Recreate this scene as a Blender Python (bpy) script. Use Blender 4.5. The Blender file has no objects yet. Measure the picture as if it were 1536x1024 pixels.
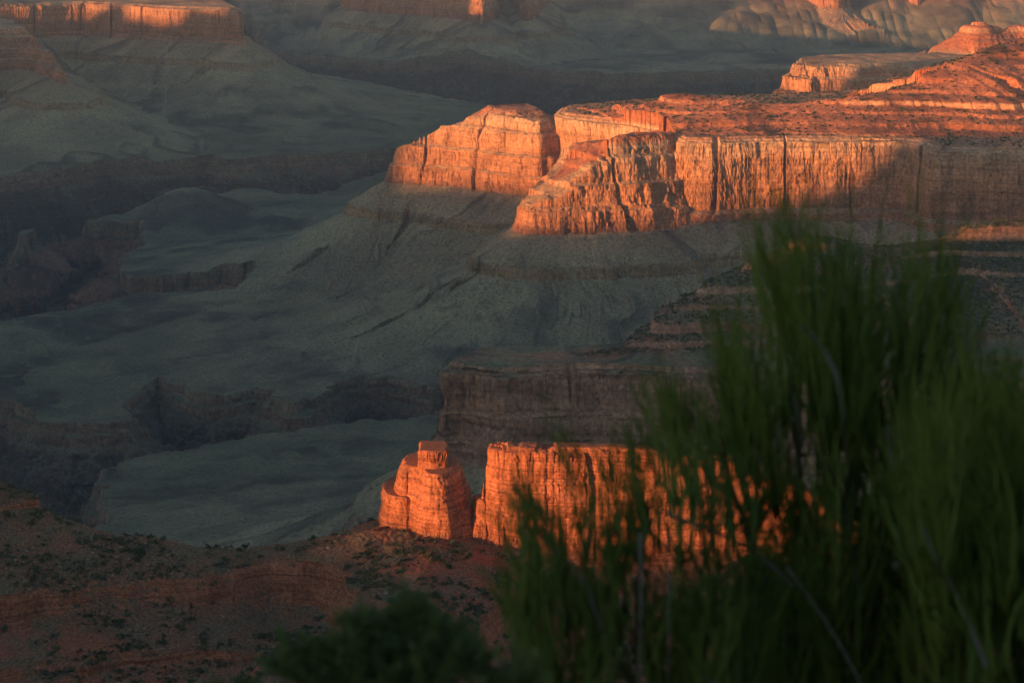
import bpy, math, random
import numpy as np
from math import radians as R

# ------------------------------------------------------------------ camera, sky, sun
sc = bpy.context.scene
W_, H_ = 1536, 1024
HFOV, PITCH = 24.0, -12.0
FPX = 768 / math.tan(R(HFOV / 2))
cam_d = bpy.data.cameras.new('camera'); cam = bpy.data.objects.new('camera', cam_d)
sc.collection.objects.link(cam); sc.camera = cam
cam.location = (0, 0, 0); cam.rotation_euler = (R(90 + PITCH), 0, 0)
cam_d.sensor_width = 36; cam_d.angle = R(HFOV)
cam_d.clip_start = 0.05; cam_d.clip_end = 60000
cam_d.dof.use_dof = True; cam_d.dof.focus_distance = 2500; cam_d.dof.aperture_fstop = 13.0

SUN_AZ, SUN_EL = 55.0, 5.5          # degrees left of straight behind the camera; height above horizon
sdir = np.array([-math.sin(R(SUN_AZ)) * math.cos(R(SUN_EL)), -math.cos(R(SUN_AZ)) * math.cos(R(SUN_EL)), math.sin(R(SUN_EL))])
w = bpy.data.worlds.new('World'); sc.world = w; w.use_nodes = True
nt = w.node_tree; bg = nt.nodes['Background']
sky = nt.nodes.new('ShaderNodeTexSky'); sky.sky_type = 'NISHITA'; sky.sun_disc = False
sky.sun_elevation = R(SUN_EL); sky.sun_rotation = math.atan2(sdir[0], sdir[1])
sky.air_density = 1.0; sky.dust_density = 1.5; sky.ozone_density = 0.4; sky.altitude = 2000
nt.links.new(sky.outputs[0], bg.inputs[0]); bg.inputs[1].default_value = 0.096
sl = bpy.data.lights.new('sun', 'SUN'); sl.energy = 5.0; sl.angle = R(0.5); sl.color = (1.0, 0.45, 0.15)
so = bpy.data.objects.new('sun', sl); sc.collection.objects.link(so)
from mathutils import Vector
so.rotation_euler = Vector(sdir).to_track_quat('Z', 'Y').to_euler()
sc.view_settings.view_transform = 'Standard'; sc.view_settings.look = 'None'
sc.view_settings.exposure = 1.1; sc.view_settings.gamma = 1; sc.view_settings.use_curve_mapping = False
sc.cycles.use_denoising = True
sc.cycles.use_adaptive_sampling = True; sc.cycles.adaptive_threshold = 0.03
sc.cycles.max_bounces = 4; sc.cycles.diffuse_bounces = 2; sc.cycles.glossy_bounces = 1
sc.cycles.transmission_bounces = 2; sc.cycles.volume_bounces = 0; sc.cycles.transparent_max_bounces = 8
C = sc.collection
rng = np.random.default_rng(7)
CP, SP = math.cos(R(PITCH)), math.sin(R(PITCH))

def ray(px, py):
    u, v = (px - 768) / FPX, (512 - py) / FPX
    return np.array([u, CP - v * SP, SP + v * CP])
def at_z(px, py, z):
    d = ray(px, py); t = z / d[2]; return (d[0] * t, d[1] * t)
def at_r(px, py, r):
    d = ray(px, py); t = r / math.hypot(d[0], d[1]); return (d[0] * t, d[1] * t, d[2] * t)

# ------------------------------------------------------------------ noise
def hash2(ix, iy, seed):
    h = (ix.astype(np.int64) * 374761393 + iy.astype(np.int64) * 668265263 + seed * 982451653) & 0xffffffff
    h = ((h ^ (h >> 13)) * 1274126177) & 0xffffffff
    return ((h ^ (h >> 16)) & 0xffff).astype(np.float32) / 65535.0
def vnoise(x, y, seed=0):                       # smooth value noise in -1..1
    x0 = np.floor(x); y0 = np.floor(y); fx = (x - x0).astype(np.float32); fy = (y - y0).astype(np.float32)
    fx = fx * fx * fx * (fx * (fx * 6 - 15) + 10); fy = fy * fy * fy * (fy * (fy * 6 - 15) + 10)
    a = hash2(x0, y0, seed); b = hash2(x0 + 1, y0, seed); c = hash2(x0, y0 + 1, seed); d = hash2(x0 + 1, y0 + 1, seed)
    return ((a + (b - a) * fx) * (1 - fy) + (c + (d - c) * fx) * fy) * 2 - 1
def fbm(x, y, oct=4, seed=0, gain=0.5):
    s = 0; a = 1.0; n = 0
    for i in range(oct):
        s = s + a * vnoise(x * (2.03 ** i) + 17.3 * i, y * (2.03 ** i) - 9.1 * i, seed + i); n += a; a *= gain
    return s / n
def ridged(x, y, oct=3, seed=0, gain=0.5):      # 0 at creases .. 1
    s = 0; a = 1.0; n = 0
    for i in range(oct):
        s = s + a * np.abs(vnoise(x * (2.1 ** i) + 5.3 * i, y * (2.1 ** i) + 3.7 * i, seed + i)); n += a; a *= gain
    return s / n

def chaikin(P, it=2, closed=True):
    P = np.array(P, float)
    for _ in range(it):
        if closed: Q = np.roll(P, -1, 0); a, b = P, Q
        else: a, b = P[:-1], P[1:]
        N = np.empty((len(a) * 2, P.shape[1])); N[0::2] = a * .75 + b * .25; N[1::2] = a * .25 + b * .75
        if not closed: N = np.vstack([P[:1], N, P[-1:]])
        P = N
    return P
def poly_dist(x, y, P, closed=True):
    """signed distance (inside positive), arc length of nearest point, and the polyline's third value there"""
    P = np.asarray(P, np.float32)
    Q = np.roll(P, -1, 0) if closed else P[1:]
    A = P if closed else P[:-1]
    best = np.full(x.shape, 1e18, np.float32); s = np.zeros(x.shape, np.float32); v = np.zeros(x.shape, np.float32)
    inside = np.zeros(x.shape, bool); acc = 0.0
    for a, b in zip(A, Q):
        ex, ey = float(b[0] - a[0]), float(b[1] - a[1]); L2 = ex * ex + ey * ey + 1e-9; L = math.sqrt(L2)
        dx = x - a[0]; dy = y - a[1]
        t = np.clip((dx * ex + dy * ey) / L2, 0, 1)
        d2 = (dx - t * ex) ** 2 + (dy - t * ey) ** 2
        m = d2 < best; best = np.where(m, d2, best); s = np.where(m, acc + t * L, s)
        if P.shape[1] > 2: v = np.where(m, a[2] + t * (b[2] - a[2]), v)
        if closed and ey != 0:
            c = (a[1] > y) != (b[1] > y)
            inside ^= c & (x < ex * (y - a[1]) / ey + a[0])
        acc += L
    d = np.sqrt(best)
    return (np.where(inside, d, -d) if closed else d), s, v
def sstep(a, b, x):
    t = np.clip((x - a) / (b - a), 0, 1); return t * t * (3 - 2 * t)

# ------------------------------------------------------------------ strata and landforms
TAL_D = [0, 84, 94, 210, 400, 700, 1300, 3000]            # run and drop of the shale slopes under the great cliff
TAL_Z = [0, 49, 70, 128, 192, 226, 262, 600]
STEEP = ([0, 9, 20, 28, 42, 50, 66, 76, 100], [0, .22, .27, .47, .51, .74, .79, .95, 1.0])     # ledged, tapering cliff
SHEER = ([0, 8, 22, 30, 50], [0, .10, .14, .93, 1.0])                                            # one wall
BLOCK = ([0, 2.5, 5, 8, 11, 14, 18], [0, .28, .34, .62, .68, .95, 1.0])
def pz(z, pts): return [at_z(a, b, z) for a, b in pts]
LAND = []
def land(name, label, poly, zb, zt, prof, flute=9.0, gully=30.0, talus=1.0, crest=None, cslope=.45, cap=None, tfall=None, seed=1, smooth=2, reach=1500):
    LAND.append(dict(name=name, label=label, poly=chaikin(poly, smooth), zb=zb, zt=zt, prof=prof, flute=flute, gully=gully,
                     talus=talus, crest=crest, cslope=cslope, cap=cap, tfall=tfall, seed=seed, reach=reach))
def cr(pts): return np.array([at_r(*p) for p in pts])

land('sandstone_butte', 'sunlit orange butte left of the long ridge, rising in steps to a rounded block',
     pz(-760, [(574, 273), (600, 275), (640, 276), (690, 282), (740, 290), (790, 296), (820, 297), (860, 292), (910, 285), (940, 270), (900, 258), (850, 256), (800, 257), (745, 259), (700, 262), (640, 266), (600, 268), (578, 269)]),
     -760, -594, STEEP, seed=11, flute=8, gully=52,
     cap=cr([(560, 275, 5230), (590, 240, 5235), (604, 222, 5240), (640, 205, 5250), (664, 191, 5255), (690, 185, 5260), (715, 172, 5265), (742, 156, 5270), (770, 152, 5275), (798, 155, 5275), (812, 164, 5280), (822, 181, 5285), (834, 188, 5290), (850, 205, 5290), (900, 218, 5270), (960, 225, 5240)]))
land('sandstone_butte', 'sunlit banded butte with dark clefts standing in front of the long orange wall',
     pz(-760, [(766, 346), (790, 351), (850, 352), (920, 351), (975, 349), (1015, 344), (1045, 341), (1070, 336), (1082, 322), (1060, 300), (1000, 285), (930, 290), (880, 300), (840, 315), (800, 328), (770, 338)]),
     -760, -574, STEEP, seed=23, flute=9, gully=60,
     cap=cr([(762, 325, 4600), (790, 303, 4610), (815, 290, 4620), (838, 270, 4640), (868, 240, 4660), (884, 232, 4670), (902, 214, 4700), (930, 203, 4680), (1010, 198, 4700), (1140, 196, 4740)]))
land('ridge', 'long sunlit ridge with a smooth orange cliff wall under red shrubby slopes',
     pz(-588, [(806, 168), (845, 174), (905, 181), (948, 187), (985, 202), (1005, 209), (1040, 210), (1080, 210), (1150, 208), (1240, 208), (1330, 208), (1362, 210), (1378, 221), (1450, 223), (1560, 225), (1800, 235), (2200, 250),
               (2300, 90), (1800, 95), (1500, 110), (1300, 128), (1150, 138), (1000, 140), (900, 148), (815, 155)]),
     -750, -588, SHEER, seed=31, flute=7, gully=52,
     crest=cr([(850, 163, 5200), (960, 159, 5060), (1022, 137, 4930), (1085, 149, 4915), (1180, 157, 4905), (1245, 151, 4920), (1330, 138, 4960), (1432, 102, 5050), (1442, 88, 5080), (1540, 58, 5240), (1800, 0, 5500), (2300, -60, 5900)]), cslope=.33)
land('mesa', 'flat topped mesa beyond the ridge, only its left tip catching the sun',
     pz(-600, [(1146, 99), (1165, 96), (1190, 99), (1215, 106), (1240, 99), (1290, 105), (1340, 100), (1430, 104), (1560, 112), (1900, 120), (1900, 60), (1560, 66), (1400, 74), (1250, 76), (1175, 79), (1152, 88)]),
     -745, -600, STEEP, seed=41, flute=13, gully=40,
     crest=cr([(1385, 78, 6750), (1425, 58, 6780), (1448, 39, 6800), (1466, 30, 6800), (1482, 33, 6800), (1500, 44, 6800), (1512, 45, 6820), (1530, 35, 6850), (1600, 30, 6900), (1900, 0, 7000)]), cslope=.62)
land('mesa', 'broad far mesa at upper left with a sunlit orange rim',
     pz(-715, [(-500, 95), (-200, 78), (-20, 68), (60, 66), (120, 62), (180, 66), (260, 72), (340, 74), (372, 80), (376, 70), (340, 52), (200, 40), (0, 30), (-500, 20)]),
     -695, -582, SHEER, seed=51, flute=8, gully=50, talus=1.0,
     crest=cr([(-600, -40, 8400), (-100, -30, 8350), (40, -12, 8300), (75, 2, 8300), (105, 14, 8300)]), cslope=.5)
land('mesa', 'nearer shaded mesa cut off by the left edge of the picture',
     pz(-745, [(-500, 150), (-100, 118), (0, 104), (50, 104), (72, 118), (96, 128), (99, 118), (70, 92), (30, 78), (-100, 72), (-500, 70)]),
     -745, -615, STEEP, seed=61, flute=10, gully=44, talus=1.2)
land('butte', 'far butte at top centre with two sunlit corners',
     pz(-760, [(500, 10), (560, 20), (640, 24), (700, 30), (728, 36), (748, 26), (752, 5), (768, 6), (780, 26), (800, 30), (812, 12), (860, -20), (800, -50), (500, -50)]),
     -760, -560, STEEP, seed=71, flute=16, gully=70, talus=1.15)
land('butte', 'far sunlit buttes above wide striped fan slopes at the top edge',
     pz(-760, [(1020, -8), (1046, 0), (1064, 8), (1090, 6), (1108, -4), (1140, -12), (1172, -4), (1198, 4), (1236, 13), (1274, 12), (1290, -2), (1296, -30), (1300, -60), (1000, -60), (1000, -20)]), -760, -540, STEEP, seed=91, flute=16, gully=80, talus=2.3, tfall=2.0)
land('butte', 'rightmost far butte, sunlit left flank running down to the right',
     pz(-765, [(1322, -10), (1340, 2), (1374, 13), (1396, 6), (1420, -6), (1480, -30), (1520, -60), (1322, -60)]), -765, -540, STEEP, seed=95, flute=14, gully=80, talus=2.3, tfall=2.0)
land('mesa', 'shaded grey and red mesa with a pale broken rim above the sunlit red wall',
     pz(-600, [(640, 541), (638, 553), (655, 558), (690, 553), (720, 558), (760, 562), (820, 560), (870, 558), (960, 560), (1100, 562), (1300, 570), (1600, 585), (2200, 600), (2300, 300), (1600, 400), (1300, 430), (1000, 500), (860, 515), (740, 516), (700, 519), (680, 525)]),
     -712, -597, ([0, 5, 9, 13, 18, 21, 26, 32], [0, .2, .24, .5, .55, .90, .93, 1]), seed=101, flute=7, gully=26,
     crest=cr([(860, 535, 2720), (930, 520, 2760), (1000, 480, 2800), (1056, 424, 2860), (1130, 395, 2900), (1210, 354, 2960), (1330, 370, 3020), (1420, 350, 3080), (1490, 338, 3100), (1700, 330, 3150), (2200, 300, 3300)]), cslope=.50)

# near red hillside: crest line with ledged slopes, red wall and rock tower standing on it
HILL = cr([(-900, 560, 1750), (-300, 640, 1600), (-60, 690, 1560), (0, 716, 1550), (70, 758, 1535), (160, 797, 1520), (300, 832, 1505), (430, 842, 1500), (500, 822, 1500), (570, 800, 1500), (640, 797, 1505),
            (760, 800, 1515), (1000, 800, 1520), (1300, 790, 1530), (1700, 740, 1560), (2600, 600, 1700)])
SPUR = cr([(650, 800, 1500), (640, 860, 1430), (615, 930, 1360), (600, 1010, 1290), (600, 1120, 1210), (600, 1300, 1090)])
SPUR2 = cr([(1150, 800, 1520), (1180, 900, 1400), (1250, 1010, 1300), (1300, 1200, 1150)])
TOWER = 'sunlit red rock tower with a small square cap, left of the red wall'
land('rock_tower', TOWER, pz(-447, [(568, 778), (573, 793), (590, 797), (616, 800), (640, 790), (640, 768), (600, 758), (578, 764)]),
     -452, -424, ([0, .8, 2.0, 2.8, 4], [0, .45, .55, .95, 1.0]), seed=111, flute=1.0, gully=3, reach=14, smooth=1)
land('rock_tower', TOWER, pz(-447, [(690, 808), (716, 800), (720, 784), (700, 776), (668, 790), (664, 806)]),
     -452, -431, ([0, .8, 2.0, 2.8, 4], [0, .45, .55, .95, 1.0]), seed=114, flute=1.2, gully=3, reach=14, smooth=1)
land('rock_wall', 'long sunlit red rock wall partly screened by the green shrub', pz(-447, [(700, 796), (712, 804), (735, 806), (740, 794), (722, 786), (704, 788)]),
     -452, -424, ([0, 1, 3, 4, 6], [0, .45, .6, .95, 1.0]), seed=119, flute=1.5, gully=3, reach=14, smooth=1)
land('rock_tower', TOWER, pz(-447, [(583, 780), (588, 794), (612, 797), (626, 808), (664, 812), (700, 804), (711, 790), (704, 764), (640, 756), (598, 764)]),
     -452, -405.5, ([0, 1.0, 1.6, 3.6, 4.4, 7.0, 7.8, 10.5], [0, .30, .33, .62, .66, .90, .93, 1.0]), seed=112, flute=1.7, gully=3, reach=3, smooth=1)
land('rock_tower', 'sunlit red rock tower with a small square cap, left of the red wall',
     pz(-406, [(627, 697), (628, 703.5), (650, 704.5), (669, 703), (672, 696), (670, 688), (630, 687)]),
     -410, -393.5, ([0, .4, .8, 1.1, 1.5], [0, .45, .5, .95, 1.0]), seed=113, flute=.3, smooth=0, gully=0, reach=0.5)
land('rock_wall', 'long sunlit red rock wall partly screened by the green shrub',
     pz(-447, [(713, 792), (718, 803), (760, 812), (900, 814), (1000, 818), (1110, 816), (1200, 822), (1330, 830), (1340, 815), (1200, 800), (1000, 794), (850, 790), (740, 786), (718, 788)]),
     -452, -387, ([0, 1.5, 3, 5, 7, 9, 12], [0, .28, .34, .62, .68, .95, 1.0]), seed=117, flute=2.3, gully=3, reach=14,
     cap=cr([(700, 673, 1500), (722, 672, 1500), (820, 672, 1500), (845, 662, 1500), (930, 664, 1500), (1000, 676, 1500), (1090, 690, 1500), (1150, 704, 1500), (1240, 750, 1500), (1340, 800, 1500)]))

def zx(pts, z=-1000): return chaikin(pz(z, pts), 2)
G1 = zx([(-400, 590), (-120, 592), (0, 596), (28, 612), (62, 634), (110, 640), (150, 648), (190, 652), (197, 640), (188, 612), (200, 590), (238, 570), (262, 584), (300, 600), (345, 606), (398, 600), (412, 616), (436, 636), (470, 622), (520, 604), (545, 600), (610, 602), (650, 606), (800, 600),
         (800, 650), (700, 655), (650, 664), (560, 666), (480, 670), (400, 688), (330, 706), (240, 716), (162, 742), (152, 762), (158, 800), (170, 870), (-100, 900), (-500, 820)])
G2 = zx([(-500, 310), (0, 292), (100, 288), (190, 277), (240, 274), (320, 262), (338, 270), (420, 266), (500, 264), (580, 258), (650, 250), (800, 236),
         (800, 246), (660, 268), (570, 285), (500, 300), (440, 306), (380, 300), (330, 302), (300, 314), (240, 328), (190, 342), (120, 350), (52, 352), (30, 395), (-60, 440), (-500, 480)])
G3 = zx([(50, 354), (90, 350), (150, 348), (238, 346), (205, 375), (182, 400), (178, 425), (215, 438), (260, 440), (330, 440), (378, 446), (372, 460), (330, 466), (250, 463), (205, 460), (140, 470), (60, 482), (-60, 492), (-500, 510), (-500, 420), (0, 412)], -1000)
G4 = zx([(300, 40), (380, 78), (470, 95), (600, 102), (700, 106), (800, 110), (900, 118), (1000, 117), (1100, 112), (1250, 110), (1500, 105),
         (1500, 145), (1100, 160), (900, 172), (760, 166), (660, 152), (560, 138), (480, 124), (400, 100), (330, 68)], -935)
GORGE = [(G1, 1.0, 300, 5), (G2, 1.0, 330, 6), (G3, 0.55, 75, 7), (G4, 1.0, 260, 8)]
WASHES = [chaikin(pz(-995, p), 2, False) for p in ([(262, 190), (252, 205), (248, 220), (250, 232)], [(540, 540), (546, 552), (536, 562), (528, 578), (512, 590)], [(470, 640), (452, 643), (440, 652), (434, 644)])]
DRAWS = [chaikin(pz(-985, p), 2, False) for p in ([(478, 480), (500, 515), (545, 545), (540, 565), (515, 592)], [(300, 510), (370, 535), (430, 560), (500, 590)], [(640, 445), (665, 480), (700, 520)], [(20, 510), (60, 530), (120, 560), (190, 600)], [(120, 505), (200, 540), (240, 575)],
                                                  [(270, 160), (262, 186), (252, 205), (248, 232), (255, 262)], [(420, 150), (350, 200), (300, 240), (300, 262)], [(100, 330), (230, 318), (400, 322), (520, 330)])]

SUPAI_L = [(-588, 5), (-574, 8), (-556, 5), (-541, 9), (-520, 6), (-503, 14), (-480, 6), (-462, 12), (-440, 6), (-420, 9)]
HILL_L = [(-512, 6), (-494, 7), (-470, 15), (-428, 6), (-418, 4)]
def terrace(h, levels, amp=1.0):
    """turn an even slope into flats and ledges: each level gains a cliff of the given height"""
    out = h.copy()
    for z, c in levels:
        c = c * amp
        t = (h - z) / (c * 1.3)
        out += np.where(np.abs(t) < 3, c * (0.5 * np.tanh(t * 10) - 0.5 * np.clip(t / 1.6, -1, 1)), 0)
    return out

def terrain(X, Y, fine=True):
    """height, id of the landform, strata height, wash mask"""
    X = X.astype(np.float32); Y = Y.astype(np.float32); sh = X.shape
    r = np.hypot(X, Y)
    n1 = fbm(X / 620, Y / 620, 4 if fine else 2, 1); n2 = fbm(X / 90, Y / 90, 4 if fine else 2, 2)
    floor = -1000 + np.interp(r, [0, 4000, 7400, 8800, 9300, 16000], [0, 2, 0, 40, 92, 120]).astype(np.float32) + 9 * n1 + 2.2 * n2
    wxx = X + 60 * fbm(X / 170, Y / 170, 2, 61); wyy = Y + 60 * fbm(X / 170, Y / 170, 2, 62)
    ch = np.clip(1 - ridged(wxx / 330, wyy / 420, 2, 63, .35) / .07, 0, 1); ch2 = np.clip(1 - np.abs(vnoise(wxx / 95, wyy / 120, 66)) / .10, 0, 1) * .45
    chn = np.maximum(ch, ch2) * np.clip(1 - np.abs(n1) * .4, 0, 1)
    floor = floor - 13 * chn + 4.5 * fbm(X / 38, Y / 38, 3 if fine else 1, 64)
    hill1 = np.array(at_z(275, 322, -990)); dd = np.hypot(X - hill1[0], (Y - hill1[1]) * .6)
    floor = floor + 80 * np.exp(-(dd / 150) ** 1.7)
    floor += 26 * np.exp(-((np.hypot(X - at_z(350, 740, -985)[0], (Y - at_z(350, 740, -985)[1]) * .5)) / 190) ** 2)
    H = floor.copy(); ID = np.zeros(sh, np.int16); ST = floor.copy(); SCR = np.clip(.42 + .55 * fbm(X / 150, Y / 210, 4, 60) - .55 * chn, 0, 1).astype(np.float32)
    # far wall closing the view
    far = -930 + np.interp(Y, [9800, 10150, 10700, 11300, 12200, 13500], [-60, 30, 190, 330, 480, 800]).astype(np.float32) + 40 * n1 - 75 * (.5 - ridged(X / 420, Y / 1500, 4 if fine else 2, 67, .6))
    m = far > H; H = np.where(m, far, H); ID = np.where(m, 90, ID); ST = np.where(m, far, ST)
    # shallow draws that drain the platform
    for D in DRAWS:
        bx = (X > D[:, 0].min() - 150) & (X < D[:, 0].max() + 150) & (Y > D[:, 1].min() - 150) & (Y < D[:, 1].max() + 150)
        if bx.any():
            d, s, _ = poly_dist(X[bx], Y[bx], D, False)
            d = d + 14 * fbm(X[bx] / 60, Y[bx] / 60, 2, 77)
            cut = 13 * np.exp(-(np.maximum(d, 0) / 30) ** 1.3)
            H[bx] -= cut; ST[bx] -= cut
    # cliffs, mesas, buttes
    def landforms(near_):
        for i, L in enumerate(LAND):
            if (L['reach'] < 100) != near_: continue
            P = L['poly']; rc = L['reach']
            bx = (X > P[:, 0].min() - rc) & (X < P[:, 0].max() + rc) & (Y > P[:, 1].min() - rc) & (Y < P[:, 1].max() + rc)
            if not bx.any(): continue
            x, y = X[bx], Y[bx]; sd = L['seed']; F = L['flute']
            big = rc > 100; sc_ = 1.0 if big else .3
            d, s, _ = poly_dist(x, y, P)
            d = d + F * 1.1 * fbm(x / (95 * sc_), y / (95 * sc_), 3 if fine else 2, sd)
            wq = 1.9 if L['prof'] is SHEER else 1.0
            if L['prof'] is SHEER: d = d + 14 * fbm(x / 150, y / 150, 3 if fine else 2, sd + 50)
            fl = ridged(x / (30 * sc_ * wq), y / (30 * sc_ * wq), 3 if fine else 1, sd + 1) - .38      # buttresses and clefts
            d_in = d + F * 1.3 * fl + (F * .22 * fbm(x / (5 * sc_), y / (5 * sc_), 2, sd + 2) if fine else 0)
            dc = np.where(d > 0, d_in, d + F * 1.3 * fl * np.clip(1 + d / (25 * sc_), 0, 1))
            pd, pv = L['prof']; rise = L['zt'] - L['zb']
            # a few long clefts cut far into the cliff
            cl = np.abs(vnoise(x / (120 * sc_) + 7, y / (120 * sc_), sd + 7)); dc = dc - F * 1.6 * np.clip(1 - cl / .07, 0, 1) * (d > -5)
            zin = L['zb'] + rise * np.interp(dc, pd, pv)
            top = np.clip((dc - pd[-1]) / 40, 0, 1)
            zin = zin + top * ((3.0 if big else .8) * fbm(x / (40 * sc_), y / (40 * sc_), 3, sd + 4))
            if fine and big:                                                           # thin beds
                zz = zin + 3 * fbm(x / 160, y / 160, 2, sd + 6)
                zin = zin + np.where(dc > 0, 1.0 * np.sin(zz * 2 * np.pi / 13.0) + .8 * np.sin(zz * 2 * np.pi / 5.7 + 2), 0) * (1 - top)
            # shale slope below, cut by gullies running straight down
            dn = np.maximum(-dc, 0) / L['talus']
            gs = s + .25 * d * vnoise(s / 200, s * 0 + sd, sd + 8)
            gul = ridged(gs / 115 + .35 * vnoise(x / 110, y / 110, sd + 14), dn / 520 + .5, 5 if fine else 2, sd + 9, .66)
            g = L['gully'] * (.40 - gul) * 1.15 * np.clip(dn / 150, 0, 1) * np.clip(1.5 - dn / 900, .25, 1)
            dn2 = np.maximum(dn - g * 1.5, 0)
            zo = L['zb'] - np.interp(dn2, TAL_D, TAL_Z).astype(np.float32) * (L['tfall'] or 1.0)
            if big:
                zo = zo + 4.0 * fbm(x / 34, y / 34, 3 if fine else 1, sd + 12) * np.clip(dn / 30, 0, 1)
            else:
                zo = L['zb'] - np.maximum(-dc, 0) * (1.2 if rc > 5 else 30)
            h = np.where(dc > 0, zin, zo)
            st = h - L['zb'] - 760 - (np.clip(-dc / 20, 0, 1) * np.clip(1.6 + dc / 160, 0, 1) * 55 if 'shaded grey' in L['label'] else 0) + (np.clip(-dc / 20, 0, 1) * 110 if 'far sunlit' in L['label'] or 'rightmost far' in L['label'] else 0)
            if L['crest'] is not None:
                K = chaikin(L['crest'], 2, False)
                wx = x + 12 * fbm(x / 80, y / 80, 3, sd + 20); wy = y + 12 * fbm(x / 80, y / 80, 3, sd + 21)
                d2, s2, z2 = poly_dist(wx, wy, K, False)
                g2 = ridged(s2 / 80, d2 / 300, 3 if fine else 1, sd + 23) - .4
                hs = z2 - np.maximum(d2 - 6, 0) * L['cslope'] - 9 * g2 * np.clip(d2 / 70, 0, 1)
                hs = hs + 2.0 * fbm(x / 45, y / 45, 4 if fine else 2, sd + 24)
                nl = hs + 2.5 * fbm(x / 170, y / 170, 2, sd + 25)
                hs = hs + (terrace(nl, SUPAI_L) - nl) * np.clip(.9 + .9 * vnoise(x / 190, y / 190, sd + 26), .25, 1.2)
                if fine: hs = hs + 1.0 * fbm(x / 12, y / 12, 3, sd + 27)
                on = (dc > pd[-1] * .72)
                h = np.where(on & (hs > h), hs, h); st = np.where(on & (hs > L['zt'] + 1), np.maximum(hs, -598), st)
            if L['cap'] is not None:
                d2, s2, z2 = poly_dist(x, y, L['cap'], False)
                top_ = z2 - (d2 * .12 if big else 0) + (5.0 * fbm(x / 22, y / 22, 3, sd + 30) if big else 1.6 * fbm(x / 9, y / 9, 3, sd + 30) + 2.2 * np.round(1.6 * vnoise(x / 11, y / 16, sd + 31)) * .6)
                if big: top_ = terrace(top_, [(-744, 6), (-721, 12), (-690, 5), (-671, 13), (-640, 5), (-624, 10)], .8) * .65 + top_ * .35
                h = np.minimum(h, top_); 
            if not big: st = h + 20000
            Hb = H[bx]
            if big:                                                                   # soft foot where slope meets platform
                kk = 9.0; e = np.clip((h - Hb) / kk, -1, 1); bl = np.where(np.abs(h - Hb) < kk, kk * .25 * (1 - np.abs(e)) ** 2, 0)
            else: bl = 0
            m = h > Hb
            Hn = np.where(m, h, Hb) + bl
            SCR[bx] = np.where(m, np.clip(gul * 1.6 + .25 * fbm(x / 60, y / 60, 3, sd + 40), 0, 1), SCR[bx]); H[bx] = Hn; ID[bx] = np.where(m, i + 1, ID[bx]); ST[bx] = np.where(m, st, ST[bx])
    landforms(False)
    # gorges
    for P, k, depth, sd in GORGE:
        bx = (X > P[:, 0].min() - 60) & (X < P[:, 0].max() + 60) & (Y > P[:, 1].min() - 60) & (Y < P[:, 1].max() + 60)
        if not bx.any(): continue
        x, y = X[bx], Y[bx]
        d, s, _ = poly_dist(x, y, P)
        d = d + 34 * fbm(x / 130, y / 130, 4 if fine else 2, sd) + 19 * fbm(x / 30, y / 30, 3 if fine else 1, sd + 9)
        gl = ridged(s / 85 + .5 * vnoise(x / 90, y / 90, sd + 2), d / 240 + 3, 4 if fine else 2, sd + 3, .6)
        rug = (1 - gl * 1.7) * np.clip((d - 14) / 120, 0, 1)
        de = np.maximum(d + 62 * rug + 12 * fbm(x / 34, y / 34, 3 if fine else 1, sd + 4) * np.clip(d / 60, 0, 1), 0)
        drop = np.interp(de, [0, 5, 14, 20, 34, 200, 420], [0, 17, 22, 40, 47, 190, 320]).astype(np.float32) * (1 if k == 1 else 1.0)
        if sd == 7: drop = np.interp(de, [0, 4, 10, 60, 120, 126, 400], [0, 34, 42, 62, 84, 112, 130]).astype(np.float32)
        drop = np.minimum(drop, 400 if sd == 7 else depth)
        if fine: drop = drop + np.clip(de / 60, 0, 1) * (9 * fbm(x / 22, y / 22, 3, sd + 5) + 16 * (.35 - ridged(x / 70, y / 70, 3, sd + 6)))
        h2 = H[bx] - drop
        H[bx] = h2; ID[bx] = np.where(drop > 4, 80 + sd, ID[bx]); ST[bx] = np.where(drop > 4, -1000 - drop - (np.where((drop > 44) & (drop < 88), 400, 0) if sd == 7 else 0), ST[bx])
    # near hillside
    bx = r < 2900
    if bx.any():
        x, y = X[bx], Y[bx]
        wx = x + 16 * fbm(x / 90, y / 90, 3, 200); wy = y + 16 * fbm(x / 90, y / 90, 3, 201)
        d, s, zc = poly_dist(wx, wy, chaikin(HILL, 2, False), False)
        crestY = np.interp(x, HILL[:, 0], HILL[:, 1])
        front = wy < crestY
        g = ridged(s / 55, d / 260, 3 if fine else 1, 205) - .4
        zf = zc - np.interp(d, [0, 40, 400, 1500], [0, 14, 158, 700]) - 7 * g * np.clip(d / 60, 0, 1)
        zk = zc - np.interp(d, [0, 6, 14, 30, 200, 1500], [0, 4, 16, 30, 160, 1100]) - 10 * g * np.clip(d / 60, 0, 1)
        h = np.where(front, zf, zk)
        for S in (SPUR, SPUR2):
            d2, s2, z2 = poly_dist(wx, wy, chaikin(S, 2, False), False)
            g2 = ridged(s2 / 50, d2 / 260, 3 if fine else 1, 215) - .4
            h = np.maximum(h, z2 - np.interp(d2, [0, 30, 400, 1500], [0, 6, 190, 800]) - 6 * g2 * np.clip(d2 / 60, 0, 1))
        h = h + 2.5 * fbm(x / 45, y / 45, 4 if fine else 2, 220)
        nl = h + 3.0 * fbm(x / 130, y / 130, 2, 222)
        tw = terrace(nl, HILL_L) - nl
        amp = np.clip(.35 + 1.1 * fbm(x / 60, y / 60, 2, 223), 0.0, 1.0)
        left = sstep(140, -40, x)
        h = h + tw * np.where(np.abs(nl + 470) < 22, np.maximum(amp * .5, left * 1.5 * np.clip(.95 + .5 * vnoise(x / 45, y / 45, 226), .2, 1.2)), amp)
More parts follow.
